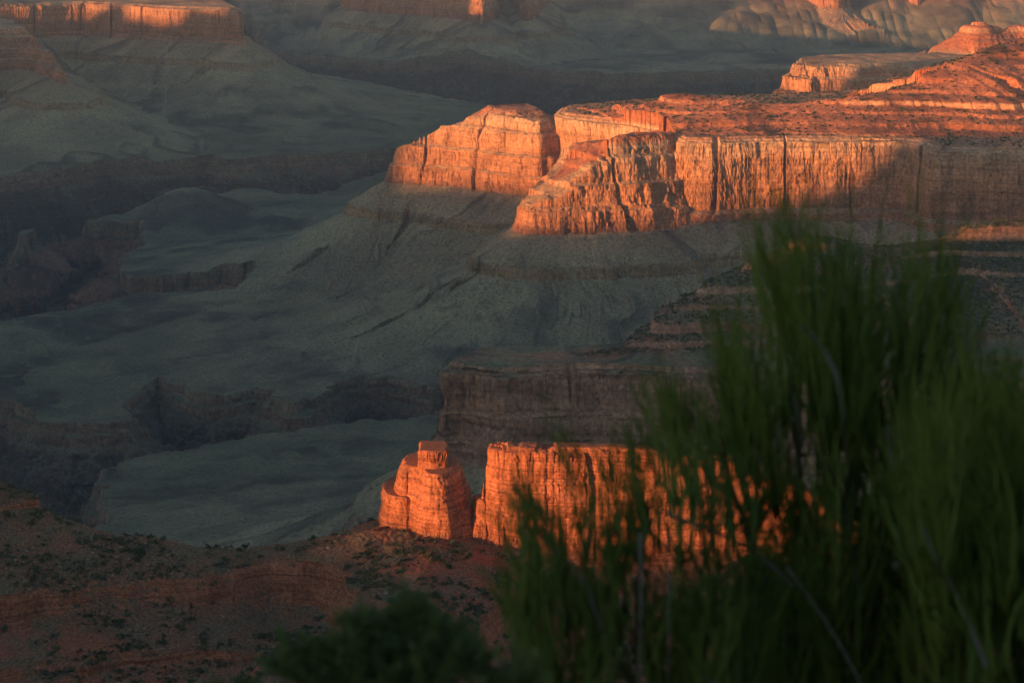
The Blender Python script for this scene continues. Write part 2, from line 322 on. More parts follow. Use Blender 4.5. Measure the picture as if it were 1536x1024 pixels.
        if fine: h = h + .9 * fbm(x / 7, y / 7, 3, 224) + .5 * vnoise(x / 2.3, y / 2.3, 225)
        Hb = H[bx]; m = h > Hb
        redm = np.clip(sstep(-150, -40, x) + sstep(26, 44, zc - h) + .0, 0, 1) + .5 * fbm(x / 35, y / 35, 3, 230)
        SCR[bx] = np.where(m, np.clip(redm, 0, 1), SCR[bx])
        H[bx] = np.where(m, h, Hb); ID[bx] = np.where(m, 70, ID[bx]); ST[bx] = np.where(m, h + 10000, ST[bx])
    landforms(True)
    wash = np.zeros(sh, np.float32)
    if fine:
        for D in WASHES:
            bx = (X > D[:, 0].min() - 50) & (X < D[:, 0].max() + 50) & (Y > D[:, 1].min() - 50) & (Y < D[:, 1].max() + 50)
            if bx.any():
                d, s, _ = poly_dist(X[bx] + 8 * vnoise(X[bx] / 40, Y[bx] / 40, 5), Y[bx], D, False)
                wash[bx] = np.maximum(wash[bx], np.clip(1.1 - d / 4, 0, 1) * (.5 + .5 * vnoise(X[bx] / 9, Y[bx] / 14, 8)))
    return H, ID, ST, wash, SCR

# ------------------------------------------------------------------ materials
def new_mat(name):
    m = bpy.data.materials.new(name); m.use_nodes = True; t = m.node_tree; b = t.nodes['Principled BSDF']
    b.inputs['Specular IOR Level'].default_value = 0.1; b.inputs['Roughness'].default_value = 0.95
    return m, t, b
class NB:
    def __init__(s, t): s.t = t
    def n(s, kind, **k):
        nd = s.t.nodes.new(kind)
        for a, v in k.items(): setattr(nd, a, v)
        return nd
    def inp(s, sock, v):
        if hasattr(v, 'links') or isinstance(v, bpy.types.NodeSocket): s.t.links.new(v, sock)
        else: sock.default_value = v
    def math(s, op, a, b=0.0, clamp=False):
        nd = s.n('ShaderNodeMath', operation=op); nd.use_clamp = clamp; s.inp(nd.inputs[0], a); s.inp(nd.inputs[1], b); return nd.outputs[0]
    def mix(s, f, a, b):
        nd = s.n('ShaderNodeMix', data_type='RGBA'); s.inp(nd.inputs[0], f)
        for sk, v in ((nd.inputs[6], a), (nd.inputs[7], b)):
            if isinstance(v, tuple): sk.default_value = (*v, 1)
            else: s.t.links.new(v, sk)
        return nd.outputs[2]
    def noise(s, vec, scale, detail=4, rough=.55, dist=0):
        nd = s.n('ShaderNodeTexNoise'); s.t.links.new(vec, nd.inputs['Vector']); nd.inputs['Scale'].default_value = scale
        nd.inputs['Detail'].default_value = detail; nd.inputs['Roughness'].default_value = rough; nd.inputs['Distortion'].default_value = dist; return nd.outputs[0]
    def maprange(s, v, a, b, c=0.0, d=1.0):
        nd = s.n('ShaderNodeMapRange'); nd.interpolation_type = 'SMOOTHSTEP'; s.inp(nd.inputs[0], v)
        for i, q in enumerate((a, b, c, d)): nd.inputs[i + 1].default_value = q
        return nd.outputs[0]
    def ramp(s, v, stops, interp='LINEAR'):
        nd = s.n('ShaderNodeValToRGB'); s.t.links.new(v, nd.inputs[0]); cr_ = nd.color_ramp; cr_.interpolation = interp
        while len(cr_.elements) < len(stops): cr_.elements.new(0.5)
        for e, (p, c) in zip(cr_.elements, stops): e.position = p; e.color = (*c, 1)
        return nd.outputs[0]
    def scale(s, vec, v):
        nd = s.n('ShaderNodeMapping'); s.t.links.new(vec, nd.inputs['Vector']); nd.inputs['Scale'].default_value = v; return nd.outputs[0]

def rock_material(name, kind, grey=False):
    """kind: canyon, near (red hillside), wall (red sunlit wall)"""
    m, t, b = new_mat(name); N = NB(t)
    geo = N.n('ShaderNodeNewGeometry'); pos = geo.outputs['Position']
    at = N.n('ShaderNodeAttribute', attribute_name='strat').outputs['Fac']
    nz = N.n('ShaderNodeAttribute', attribute_name='upness').outputs['Fac']
    wsh = N.n('ShaderNodeAttribute', attribute_name='wash').outputs['Fac']
    wob = N.noise(pos, .006, 3); fine = N.noise(pos, .16 if kind == 'canyon' else .55, 6, .72); mid = N.noise(pos, .025 if kind == 'canyon' else .08, 5, .6)
    streak = N.noise(N.scale(pos, (.10, .10, .012) if kind == 'canyon' else (.3, .3, .05)), 1.0, 5, .6)
    bed = N.noise(N.scale(pos, (.004, .004, .22) if kind == 'canyon' else (.012, .012, .75)), 1.0, 4, .6)
    blotch = N.noise(pos, .014 if kind == 'canyon' else .05, 4, .55)
    if kind == 'canyon':
        zz = N.math('ADD', at, N.math('MULTIPLY', N.math('SUBTRACT', wob, .5), 26))
        v = N.math('DIVIDE', N.math('ADD', zz, 1500), 1150)
        def P(z): return (z + 1500) / 1150
        cliff = N.ramp(v, [(0, (.16, .085, .06)), (P(-1400), (.16, .085, .06)), (P(-1180), (.060, .047, .043)), (P(-1055), (.078, .060, .052)), (P(-1040), (.17, .115, .085)), (P(-1000), (.19, .14, .10)),
                           (P(-960), (.17, .155, .115)), (P(-860), (.20, .17, .12)), (P(-832), (.30, .20, .105)), (P(-808), (.28, .19, .11)), (P(-790), (.24, .19, .125)), (P(-768), (.25, .165, .11)),
                           (P(-755), (.38, .165, .09)), (P(-690), (.46, .21, .11)), (P(-640), (.50, .25, .14)), (P(-603), (.58, .37, .24)), (P(-590), (.46, .17, .085)), (P(-556), (.40, .14, .07)), (P(-540), (.58, .30, .17)), (P(-500), (.45, .145, .07)), (P(-400), (.42, .15, .08))])
        soil = N.ramp(v, [(0, (.13, .075, .058)), (P(-1400), (.13, .075, .058)), (P(-1200), (.055, .047, .043)), (P(-1060), (.075, .064, .055)), (P(-1012), (.086, .088, .062)), (P(-985), (.104, .102, .072)), (P(-930), (.145, .132, .094)), (P(-850), (.19, .165, .115)),
                          (P(-800), (.22, .175, .115)), (P(-765), (.23, .165, .11)), (P(-745), (.28, .17, .11)), (P(-605), (.33, .20, .13)), (P(-590), (.36, .135, .08)), (P(-400), (.34, .13, .08))])
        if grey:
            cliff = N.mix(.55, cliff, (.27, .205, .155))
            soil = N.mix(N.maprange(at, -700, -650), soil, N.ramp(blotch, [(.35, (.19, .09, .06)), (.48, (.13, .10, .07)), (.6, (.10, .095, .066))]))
    elif kind == 'near':
        cliff = N.ramp(bed, [(.25, (.13, .06, .04)), (.42, (.31, .115, .062)), (.55, (.35, .145, .08)), (.66, (.22, .095, .06)), (.76, (.34, .24, .17))])
        soil = N.ramp(blotch, [(.32, (.34, .11, .06)), (.47, (.27, .105, .06)), (.56, (.21, .115, .068)), (.68, (.14, .12, .075))])
    else:
        cliff = N.ramp(bed, [(.25, (.30, .10, .058)), (.42, (.40, .135, .072)), (.55, (.46, .17, .09)), (.68, (.36, .12, .068)), (.8, (.50, .22, .13))])
        soil = N.ramp(blotch, [(.3, (.30, .10, .055)), (.6, (.34, .125, .07)), (.75, (.28, .14, .09))])
    if kind == 'near':
        scr = N.n('ShaderNodeAttribute', attribute_name='scree').outputs['Fac']
        soil = N.mix(N.math('MULTIPLY', N.maprange(scr, .1, .8, 1, 0), .6), soil, (.125, .105, .07))
    up = N.math('ADD', nz, N.math('MULTIPLY', N.math('SUBTRACT', mid, .5), .35))
    fs = N.maprange(up, .60, .80) if kind == 'canyon' else N.maprange(up, .58, .80)
    # cliff weathering: dark varnish streaks, pale scars, thin beds
    var = N.math('MULTIPLY', N.maprange(streak, .44, .68, 1.0, .80), N.maprange(blotch, .35, .66, 1.12, .80))
    sc1 = N.math('MULTIPLY', N.maprange(streak, .26, .36, 1.0, 0.0), N.maprange(blotch, .5, .62))
    cl = N.n('ShaderNodeMix', data_type='RGBA', blend_type='MULTIPLY'); cl.inputs[0].default_value = 1
    t.links.new(cliff, cl.inputs[6]); cmb = N.n('ShaderNodeCombineColor')
    for k in range(3): t.links.new(var, cmb.inputs[k])
    t.links.new(cmb.outputs[0], cl.inputs[7])
    cliffc = N.mix(N.math('MULTIPLY', sc1, .5), cl.outputs[2], (.55, .40, .30))
    bd = N.maprange(bed, .36, .64, .84 if kind == 'canyon' else .76, 1.12)
    cm2 = N.n('ShaderNodeCombineColor')
    for k in range(3): t.links.new(bd, cm2.inputs[k])
    m2 = N.n('ShaderNodeMix', data_type='RGBA', blend_type='MULTIPLY'); m2.inputs[0].default_value = 1
    t.links.new(cliffc, m2.inputs[6]); t.links.new(cm2.outputs[0], m2.inputs[7])
    # soil with desert scrub speckle
    if kind == 'canyon':
        scr = N.n('ShaderNodeAttribute', attribute_name='scree').outputs['Fac']
        sv = N.math('MULTIPLY', N.maprange(scr, .10, .62, .60, 1.45), N.maprange(wob, .35, .65, .82, 1.15)); cm4 = N.n('ShaderNodeCombineColor')
        t.links.new(sv, cm4.inputs[0]); t.links.new(sv, cm4.inputs[1]); t.links.new(N.math('POWER', sv, .8), cm4.inputs[2])
        m4 = N.n('ShaderNodeMix', data_type='RGBA', blend_type='MULTIPLY'); m4.inputs[0].default_value = 1; t.links.new(soil, m4.inputs[6]); t.links.new(cm4.outputs[0], m4.inputs[7]); soil = m4.outputs[2]
    vor = N.n('ShaderNodeTexVoronoi'); t.links.new(pos, vor.inputs['Vector']); vor.inputs['Scale'].default_value = .16 if kind == 'canyon' else .34
    sp = N.math('MULTIPLY', N.maprange(vor.outputs['Distance'], .18, .42, 1, 0), N.maprange(mid, .45, .6))
    soil2 = N.mix(N.math('MULTIPLY', sp, .85 if kind == 'canyon' else .75), soil, (.055, .068, .045))
    gv = N.maprange(fine, .3, .7, .60 if kind == 'canyon' else .55, 1.38 if kind == 'canyon' else 1.45); cm3 = N.n('ShaderNodeCombineColor')
    for k in range(3): t.links.new(gv, cm3.inputs[k])
    m3 = N.n('ShaderNodeMix', data_type='RGBA', blend_type='MULTIPLY'); m3.inputs[0].default_value = 1
    col = N.mix(fs, m2.outputs[2], soil2); t.links.new(col, m3.inputs[6]); t.links.new(cm3.outputs[0], m3.inputs[7])
    col = N.mix(wsh, m3.outputs[2], (.32, .29, .25))
    t.links.new(col, b.inputs['Base Color'])
    bmp = N.n('ShaderNodeBump'); bmp.inputs['Strength'].default_value = .55; bmp.inputs['Distance'].default_value = 6.0 if kind == 'canyon' else 1.6
    hsum = N.math('ADD', N.math('MULTIPLY', fine, .6), N.math('ADD', N.math('MULTIPLY', streak, .55), N.math('MULTIPLY', bed, .28)))
    t.links.new(hsum, bmp.inputs['Height']); t.links.new(bmp.outputs[0], b.inputs['Normal'])
    return m
M_CANYON = rock_material('canyon_rock', 'canyon'); M_GREY = rock_material('grey_mesa_rock', 'canyon', True); M_NEAR = rock_material('red_hillside', 'near'); M_WALL = rock_material('red_sandstone', 'wall')

def setp(o, kind=None, label=None, cat=None, group=None):
    if kind: o['kind'] = kind
    if label: o['label'] = label
    if cat: o['category'] = cat
    if group: o['group'] = group
    return o
def mesh_np(name, V, F, mat, attrs=None, smooth=False, parent=None):
    me = bpy.data.meshes.new(name); n = F.shape[1]
    me.vertices.add(len(V)); me.vertices.foreach_set('co', np.ascontiguousarray(V, np.float32).ravel())
    me.loops.add(F.size); me.loops.foreach_set('vertex_index', np.ascontiguousarray(F, np.int32).ravel())
    me.polygons.add(len(F)); me.polygons.foreach_set('loop_start', np.arange(0, F.size, n, dtype=np.int32))
    me.polygons.foreach_set('loop_total', np.full(len(F), n, np.int32))
    me.update(calc_edges=True)
    me.polygons.foreach_set('use_smooth', np.full(len(F), smooth, bool))
    for k, a in (attrs or {}).items():
        at = me.attributes.new(k, 'FLOAT', 'POINT'); at.data.foreach_set('value', np.ascontiguousarray(a, np.float32))
    me.materials.append(mat); o = bpy.data.objects.new(name, me); C.objects.link(o)
    if parent: o.parent = parent
    return o

# ------------------------------------------------------------------ terrain mesh on a grid that is finer on steep faces
R0, R1 = 900.0, 15000.0
caz = np.radians(np.linspace(-14, 14, 220)); cr_ = np.exp(np.linspace(math.log(R0), math.log(R1), 3200))
A, Rr = np.meshgrid(caz, cr_, indexing='ij')
Hc = terrain(np.sin(A) * Rr, np.cos(A) * Rr, fine=False)[0]
dz = np.diff(Hc, axis=1); dr = np.diff(Rr, axis=1); rm = (Rr[:, 1:] + Rr[:, :-1]) / 2; hm = (Hc[:, 1:] + Hc[:, :-1]) / 2
el = hm / rm; vis = el >= np.maximum.accumulate(np.hstack([np.full((len(caz), 1), -9.0), el[:, :-1]]), 1) - .0012
wgt = np.hypot(dz / rm, dr / rm * .16) * np.where(vis, 1.0, .16) + dr / rm * .012
kern = np.hanning(15); kern /= kern.sum()
wp = np.pad(wgt, ((7, 7), (0, 0)), mode='edge')
dens = sum(kern[k] * wp[k:k + len(caz)] for k in range(15))
ki = np.hanning(9); ki /= ki.sum(); dp = np.pad(dens, ((0, 0), (4, 4)), mode='edge'); dens = sum(ki[k] * dp[:, k:k + dens.shape[1]] for k in range(9))
NR = 1650
az = np.radians(np.concatenate([np.linspace(-34, -12.8, 110), np.linspace(-12.75, 12.75, 1560), np.linspace(12.8, 34, 110)]))
cum = np.hstack([np.zeros((len(caz), 1)), np.cumsum(dens, 1)]); cum /= cum[:, -1:]
tt = np.linspace(0, 1, NR)
Rc = np.array([np.interp(tt, cum[i], cr_) for i in range(len(caz))])
ia = np.clip((az - caz[0]) / (caz[1] - caz[0]), 0, len(caz) - 1.001); i0 = ia.astype(int); f = (ia - i0)[:, None]
RR = (Rc[i0] * (1 - f) + Rc[i0 + 1] * f)
AA = np.repeat(az[:, None], NR, 1); X = np.sin(AA) * RR; Y = np.cos(AA) * RR
HH, ID, ST, WASH, SCREE = terrain(X, Y)
V = np.stack([X, Y, HH], -1).astype(np.float32)
def upness(V):
    nn = np.cross(np.gradient(V, axis=0), np.gradient(V, axis=1)); return nn / (np.linalg.norm(nn, axis=-1, keepdims=True) + 1e-9)
# break the cliff faces up in all three directions: blocks, overhanging beds, joints
nn = upness(V); nn *= np.sign(nn[..., 2:3] + 1e-9); steep = sstep(.75, .35, nn[..., 2])
for _ in range(2): steep = (steep + np.roll(steep, 1, 0) + np.roll(steep, -1, 0) + np.roll(steep, 1, 1) + np.roll(steep, -1, 1)) / 5
hx, hy = nn[..., 0], nn[..., 1]; hl = np.hypot(hx, hy) + 1e-3; hx = hx / hl; hy = hy / hl
for _ in range(3):
    hx = (hx + np.roll(hx, 1, 0) + np.roll(hx, -1, 0) + np.roll(hx, 1, 1) + np.roll(hx, -1, 1)) / 5; hy = (hy + np.roll(hy, 1, 0) + np.roll(hy, -1, 0) + np.roll(hy, 1, 1) + np.roll(hy, -1, 1)) / 5
sz = np.where(RR < 2200, .30, 1.0).astype(np.float32)
Uc = (X * .93 + Y * .37) / sz; Zc_ = HH / sz
disp = 9 * fbm(Uc / 80, Zc_ / 60, 3, 400) + 3.4 * fbm(Uc / 19, Zc_ / 22, 3, 410) + 2.6 * fbm(Uc / 60, Zc_ / 6.5, 3, 420) + 1.6 * fbm(Uc / 6, Zc_ / 5, 2, 430)
disp = disp * sz * np.where(RR < 2200, .85, np.where((ST > -590) & (ST < 0), .35, 1.0)) * steep * np.clip((RR - 900) / 200, 0, 1)
V[..., 0] += hx * disp; V[..., 1] += hy * disp
UP = np.abs(upness(V)[..., 2])
na = len(az); idx = np.arange(na * NR).reshape(na, NR)
F = np.stack([idx[:-1, :-1], idx[:-1, 1:], idx[1:, 1:], idx[1:, :-1]], -1)[:, :, ::-1].reshape(-1, 4)
FID = ID[:-1, :-1].reshape(-1); FID = np.where(FID == 0, 0, FID)
Vf = V.reshape(-1, 3); UPf = UP.ravel(); STf = ST.ravel(); WF = WASH.ravel(); SCf = SCREE.ravel()
def sub(name, sel, mat, label=None, dst=0):
    Fs = F[sel]
    if not len(Fs): return None
    u, inv = np.unique(Fs, return_inverse=True)
    st = STf[u]; st = np.where(st > 15000, st - 20000, np.where(st > 5000, st - 10000, st))
    o = mesh_np(name, Vf[u], inv.reshape(Fs.shape), mat, {'strat': st, 'upness': UPf[u], 'wash': WF[u], 'scree': SCf[u]})
    return setp(o, 'structure', label)
NL = len(LAND)
groups = {}
for i, L in enumerate(LAND): groups.setdefault((L['name'], L['label']), []).append(i + 1)
for (nm, lb), ids in groups.items():
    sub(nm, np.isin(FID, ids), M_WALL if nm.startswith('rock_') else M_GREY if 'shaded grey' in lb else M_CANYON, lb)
sub('canyon_floor', FID == 0, M_CANYON, 'grey green desert platform at the bottom of the canyon')
sub('inner_gorge', np.isin(FID, [85, 86, 87]), M_CANYON, 'dark steep inner gorge cut into the grey green platform')
sub('inner_gorge', FID == 88, M_CANYON, 'far bluish gorge wall below the distant buttes')
sub('canyon_slope', FID == 90, M_CANYON, 'far slopes behind the distant buttes')
sub('hillside', FID == 70, M_NEAR, 'near red hillside with ledges, scrub and pale rubble')

# ------------------------------------------------------------------ added shadow-casting rim outside the frame, its crest shaped to set where sunlight ends
def caster_z(px, py, r=None, z=None):
    d = ray(px, py); h = math.hypot(d[0], d[1])
    if r is None: r = z / d[2] * h
    k = r / h; P = d * k
    u = P[0] * math.cos(R(SUN_AZ)) - P[1] * math.sin(R(SUN_AZ)); t = -P[0] * math.sin(R(SUN_AZ)) - P[1] * math.cos(R(SUN_AZ))
    return u, P[2] + math.tan(R(SUN_EL)) * (TC - t)
TC = 2600.0
edge = [(4000, 420), (600, 390), (-560, 350), (-800, 240), (-900, 120), (-980, -20)]
edge += [caster_z(1290, 812, 1510), caster_z(960, 822, 1500), caster_z(640, 806, 1490)]
edge += [caster_z(582, 797, 1530)]
e0 = edge[-1]; edge += [(e0[0] - 3, e0[1] + 40), (e0[0] - 60, e0[1] + 95), (-1500, 80), (-1800, 40)]
edge += [caster_z(1490, 342, 3100), caster_z(1056, 400, 2860), (-2300, 20), (-3000, 30)]
edge += [caster_z(1536, 186, 5000), caster_z(1420, 192, 4760), caster_z(1368, 216, 4730), caster_z(1322, 258, 4760), caster_z(1240, 298, 4760), caster_z(1130, 322, 4750), caster_z(950, 340, 4600), caster_z(770, 342, 4600), caster_z(800, 285, 5120), caster_z(576, 276, 5240)]
e0 = edge[-1]; edge += [(e0[0] - 36, 150), caster_z(1262, 60, 6230), caster_z(1225, 76, 6230), caster_z(1180, 150, 6230)]
e0 = edge[-1]; edge += [(e0[0] - 60, e0[1] - 10), (e0[0] - 400, 140), (-6400, 160), (-7080, 170), caster_z(370, 22, 8150), caster_z(250, 23, 8150), caster_z(1310, 74, 10000), caster_z(0, 17, 8150), caster_z(1255, 92, 10000), caster_z(1190, 85, 10000), caster_z(1150, 60, 10000), caster_z(1105, 70, 10000), caster_z(1060, 84, 10000), caster_z(1000, 40, 10000), caster_z(800, 32, 9900), caster_z(722, 26, 9880)]
e0 = edge[-1]; edge += [(e0[0] - 40, 190), (-12000, 330)]
edge.sort(reverse=True)
eu = np.array([e[0] for e in edge])[::-1]; ez = np.array([e[1] for e in edge])[::-1]
if __import__('os').environ.get('SHOW_EDGE'): print('EDGE', [(round(a), round(b)) for a, b in edge])
us = np.concatenate([np.arange(-12000, -1400, 25), np.arange(-1400, 4000, 10)]).astype(np.float32)
tprof = np.array([-1500, -900, -500, -260, -120, -40, 0, 60, 300, 1200, 3000], np.float32)
zprof = np.array([-1500, -700, -480, -250, -130, -30, 0, -3, -10, -60, -500], np.float32)
Uu, Tt = np.meshgrid(us, tprof, indexing='ij'); Zp = np.repeat(zprof[None], len(us), 0)
crestz = np.interp(us, eu, ez) + 7 * fbm(us / 120, us * 0, 4, 900)
Zr = np.maximum(crestz[:, None] + Zp, -1250) + 12 * fbm(Uu / 150, Tt / 150, 3, 901) * (np.abs(Tt) > 50)
ca, sa = math.cos(R(SUN_AZ)), math.sin(R(SUN_AZ))
Xr = Uu * ca - (TC + Tt) * sa; Yr = -Uu * sa - (TC + Tt) * ca
Vr = np.stack([Xr, Yr, Zr], -1).reshape(-1, 3)
ir = np.arange(len(Vr)).reshape(Uu.shape)
Fr = np.stack([ir[:-1, :-1], ir[1:, :-1], ir[1:, 1:], ir[:-1, 1:]], -1).reshape(-1, 4)
setp(mesh_np('shadow_rim', Vr, Fr, M_CANYON, {'strat': Zr.ravel() , 'upness': np.full(len(Vr), .6), 'wash': np.zeros(len(Vr))}), 'structure')

# ------------------------------------------------------------------ rim ledge under and behind the camera
ra = np.radians(np.linspace(-180, 180, 181)); rr_ = np.array([0.01, .8, 1.6, 2.2, 2.7, 3.0, 3.3, 4.2, 6, 12, 30, 60, 120, 250, 450, 700, 900], np.float32)
RA, RRR = np.meshgrid(ra, rr_, indexing='ij'); xx = np.sin(RA) * RRR; yy = np.cos(RA) * RRR
zf = np.interp(RRR, [0, 2.9, 3.3, 6, 60, 900], [-1.6, -1.62, -1.9, -9, -95, -540]); zb_ = np.interp(RRR, [0, 5, 100, 900], [-1.6, -1.6, 6, 70])
fr = sstep(-.15, .35, np.cos(RA)) ; zz_ = zf * fr + zb_ * (1 - fr) + .04 * fbm(xx * 2, yy * 2, 3, 300)
ig = np.arange(RA.size).reshape(RA.shape)
setp(mesh_np('rim_ledge', np.stack([xx, yy, zz_], -1).reshape(-1, 3), np.stack([ig[:-1, :-1], ig[:-1, 1:], ig[1:, 1:], ig[1:, :-1]], -1).reshape(-1, 4)[:, ::-1], M_NEAR,
             {'strat': np.full(RA.size, -450), 'upness': np.full(RA.size, .9), 'wash': np.zeros(RA.size), 'scree': np.ones(RA.size)}), 'structure')

# ------------------------------------------------------------------ plants and stones on the slopes
def leaf_mat(name, c1, c2, rough=.8):
    m, t, b = new_mat(name); N = NB(t); geo = N.n('ShaderNodeNewGeometry'); oi = N.n('ShaderNodeObjectInfo')
    v = N.math('ADD', N.math('MULTIPLY', geo.outputs['Random Per Island'], .6), N.math('MULTIPLY', oi.outputs['Random'], .4))
    t.links.new(N.mix(v, c1, c2), b.inputs['Base Color']); b.inputs['Roughness'].default_value = rough; return m
M_JUN = leaf_mat('juniper_foliage', (.024, .050, .026), (.055, .095, .046))
M_SCRUB = leaf_mat('desert_scrub', (.040, .062, .032), (.12, .125, .072))
M_STONE = leaf_mat('pale_stone', (.20, .12, .085), (.40, .30, .22)); M_REDSTONE = leaf_mat('red_stone', (.26, .10, .06), (.45, .24, .16))
M_TRUNK = leaf_mat('juniper_bark', (.06, .045, .035), (.10, .08, .06))

def tris_blob(rg, n, R3, size):
    """n small leaf faces through an uneven crown"""
    lob = rg.normal(size=(6, 3)) * .42; lob[:, 2] = np.abs(lob[:, 2]) * .8 + .25
    k = rg.integers(0, 6, n); p = rg.normal(size=(n, 3)); p /= np.linalg.norm(p, axis=1)[:, None]
    c = (lob[k] + p * (.30 + .2 * rg.random(n))[:, None]); c[:, 2] = np.maximum(c[:, 2], .02)
    c = c * np.array(R3)
    a = rg.normal(size=(n, 3)); a /= np.linalg.norm(a, axis=1)[:, None]; b = rg.normal(size=(n, 3)); b -= (b * a).sum(1)[:, None] * a; b /= np.linalg.norm(b, axis=1)[:, None]
    s = size * (.6 + .8 * rg.random(n))[:, None]
    V = np.stack([c + a * s, c - a * s * .5 + b * s * .8, c - a * s * .5 - b * s * .8], 1).reshape(-1, 3)
    return V, np.arange(len(V)).reshape(-1, 3)
def stone(rg, r3):
    P = rg.normal(size=(14, 3)); P /= np.linalg.norm(P, axis=1)[:, None]; P *= np.array(r3) * (.8 + .3 * rg.random(14))[:, None]; P[:, 2] = np.maximum(P[:, 2], -.3 * r3[2])
    import bmesh
    bm = bmesh.new(); vs = [bm.verts.new(p) for p in P]; bmesh.ops.convex_hull(bm, input=vs)
    bmesh.ops.delete(bm, geom=[v for v in bm.verts if not v.link_faces], context='VERTS'); bmesh.ops.triangulate(bm, faces=bm.faces)
    bm.verts.index_update(); V = np.array([v.co[:] for v in bm.verts]); F = np.array([[v.index for v in f.verts] for f in bm.faces]); bm.free(); return V, F

EL = HH / RR; MX = np.maximum.accumulate(EL, 1); SID = ID
def sample(n, mask, rg, pw=1.0):
    """n visible points of the terrain grid, even in real area"""
    vis_ = (EL >= MX - .0004) & mask & (np.abs(AA) < R(13)) & (UP > .62)
    area = np.zeros_like(RR); area[:-1, :-1] = (RR * np.gradient(AA, axis=0))[:-1, :-1] * np.diff(RR, axis=1)[:-1]
    p = (area * vis_).ravel(); p = p / p.sum(); k = rg.choice(p.size, n, replace=False, p=p)
    return Vf[k].astype(float)
rg = np.random.default_rng(42)
near_m = (SID == 70)
def px_of(p):
    y = p[..., 1] * CP + p[..., 2] * SP; z = -p[..., 1] * SP + p[..., 2] * CP
    return 768 + FPX * p[..., 0] / y, 512 - FPX * z / y
protos = []
for k in range(6):
    V_, F_ = tris_blob(rg, 260, (1.9, 1.9, 1.7), .30); protos.append(mesh_np('juniper_bush', V_, F_, M_JUN))
pts = sample(270, near_m, rg)
pts = pts[np.argsort(np.linalg.norm(pts, axis=1))]
def place_label(p, what):
    x, y = px_of(p)
    if x < 480: return what + (' on the ledged slope at lower left' if y > 850 else ' along the upper slope at far left')
    if x < 760: return what + (' on the slope just below the red rock tower' if y < 900 else ' on the bottom slope under the rock tower')
    return what + ' on the slope behind the tall green shrub'
for i, p in enumerate(pts):
    o = protos[i % 6] if i < 6 else protos[i % 6].copy()
    if i >= 6: C.objects.link(o)
    sc_ = .6 + 1.7 * rg.random() ** 3
    o.location = (p[0], p[1], p[2] - .15); o.rotation_euler = (0, 0, rg.random() * 6.3); o.scale = (sc_, sc_, sc_ * (.8 + .4 * rg.random()))
    setp(o, None, place_label(p, 'dark green juniper bush'), 'bush', 'juniper bushes on the near hillside')
sproto = []
for k in range(6):
    V_, F_ = stone(rg, (1.0, .75, .6)); sproto.append(mesh_np('boulder', V_, F_, M_STONE if k % 2 else M_REDSTONE))
pts = sample(120, near_m, rg)
for i, p in enumerate(pts):
    o = sproto[i % 6] if i < 6 else sproto[i % 6].copy()
    if i >= 6: C.objects.link(o)
    s_ = .6 + 1.1 * rg.random() ** 2
    o.location = (p[0], p[1], p[2] + .1); o.rotation_euler = (0, 0, rg.random() * 6.3); o.scale = (s_, s_, s_)
    setp(o, None, place_label(p, 'pale weathered boulder' if i % 2 else 'reddish angular boulder'), 'boulder', 'boulders on the near hillside')
def scatter(name, pts, make, mat, smin, smax, label, rg, nvar=8, parent=None):
    var = [make(rg) for _ in range(nvar)]; VV = []; FF = []; off = 0
    for i, p in enumerate(pts):
        V_, F_ = var[i % nvar]; s_ = smin + (smax - smin) * rg.random() ** 2; a = rg.random() * 6.3; ca_, sa_ = math.cos(a), math.sin(a)
        q = V_ * s_; q = np.stack([q[:, 0] * ca_ - q[:, 1] * sa_, q[:, 0] * sa_ + q[:, 1] * ca_, q[:, 2]], 1) + p
        VV.append(q); FF.append(F_ + off); off += len(q)
    return setp(mesh_np(name, np.vstack(VV), np.vstack(FF), mat), 'stuff', label)
ridge_id = [i + 1 for i, L in enumerate(LAND) if L['crest'] is not None]
clump = fbm(X / 30, Y / 30, 3, 960) + .35 * fbm(X / 9, Y / 9, 2, 961) > -.02
scatter('scrub', sample(15000, near_m & clump, rg), lambda g: tris_blob(g, 30, (1.1, 1.1, .85), .40), M_SCRUB, .4, 2.6, 'low dark scrub dotting the near red hillside', rg)
scatter('rubble', sample(6500, near_m & (fbm(X / 40, Y / 40, 3, 950) + .25 * (X < -90) > .12), rg), lambda g: stone(g, (.6, .5, .38)), M_STONE, .5, 3.4, 'pale broken rubble on the near hillside', rg)
hi = near_m & False
supai = np.isin(SID, ridge_id) & (ST > -600) & (RR < 5700)
scatter('scrub', sample(2600, supai & (RR > 4000), rg), lambda g: tris_blob(g, 26, (2.2, 2.2, 1.6), 1.0), M_JUN, .5, 1.7, 'dark bushes dotting the red slopes of the long sunlit ridge', rg)
scatter('scrub', sample(6500, supai & (RR < 3500), rg), lambda g: tris_blob(g, 26, (1.6, 1.6, 1.2), .65), M_SCRUB, .5, 1.7, 'scrub on the shaded slope above the grey mesa', rg)
scatter('rubble', sample(3500, supai & (RR < 3500), rg), lambda g: stone(g, (.9, .7, .55)), M_STONE, .4, 1.9, 'pale boulders strewn on the shaded slope above the grey mesa', rg)

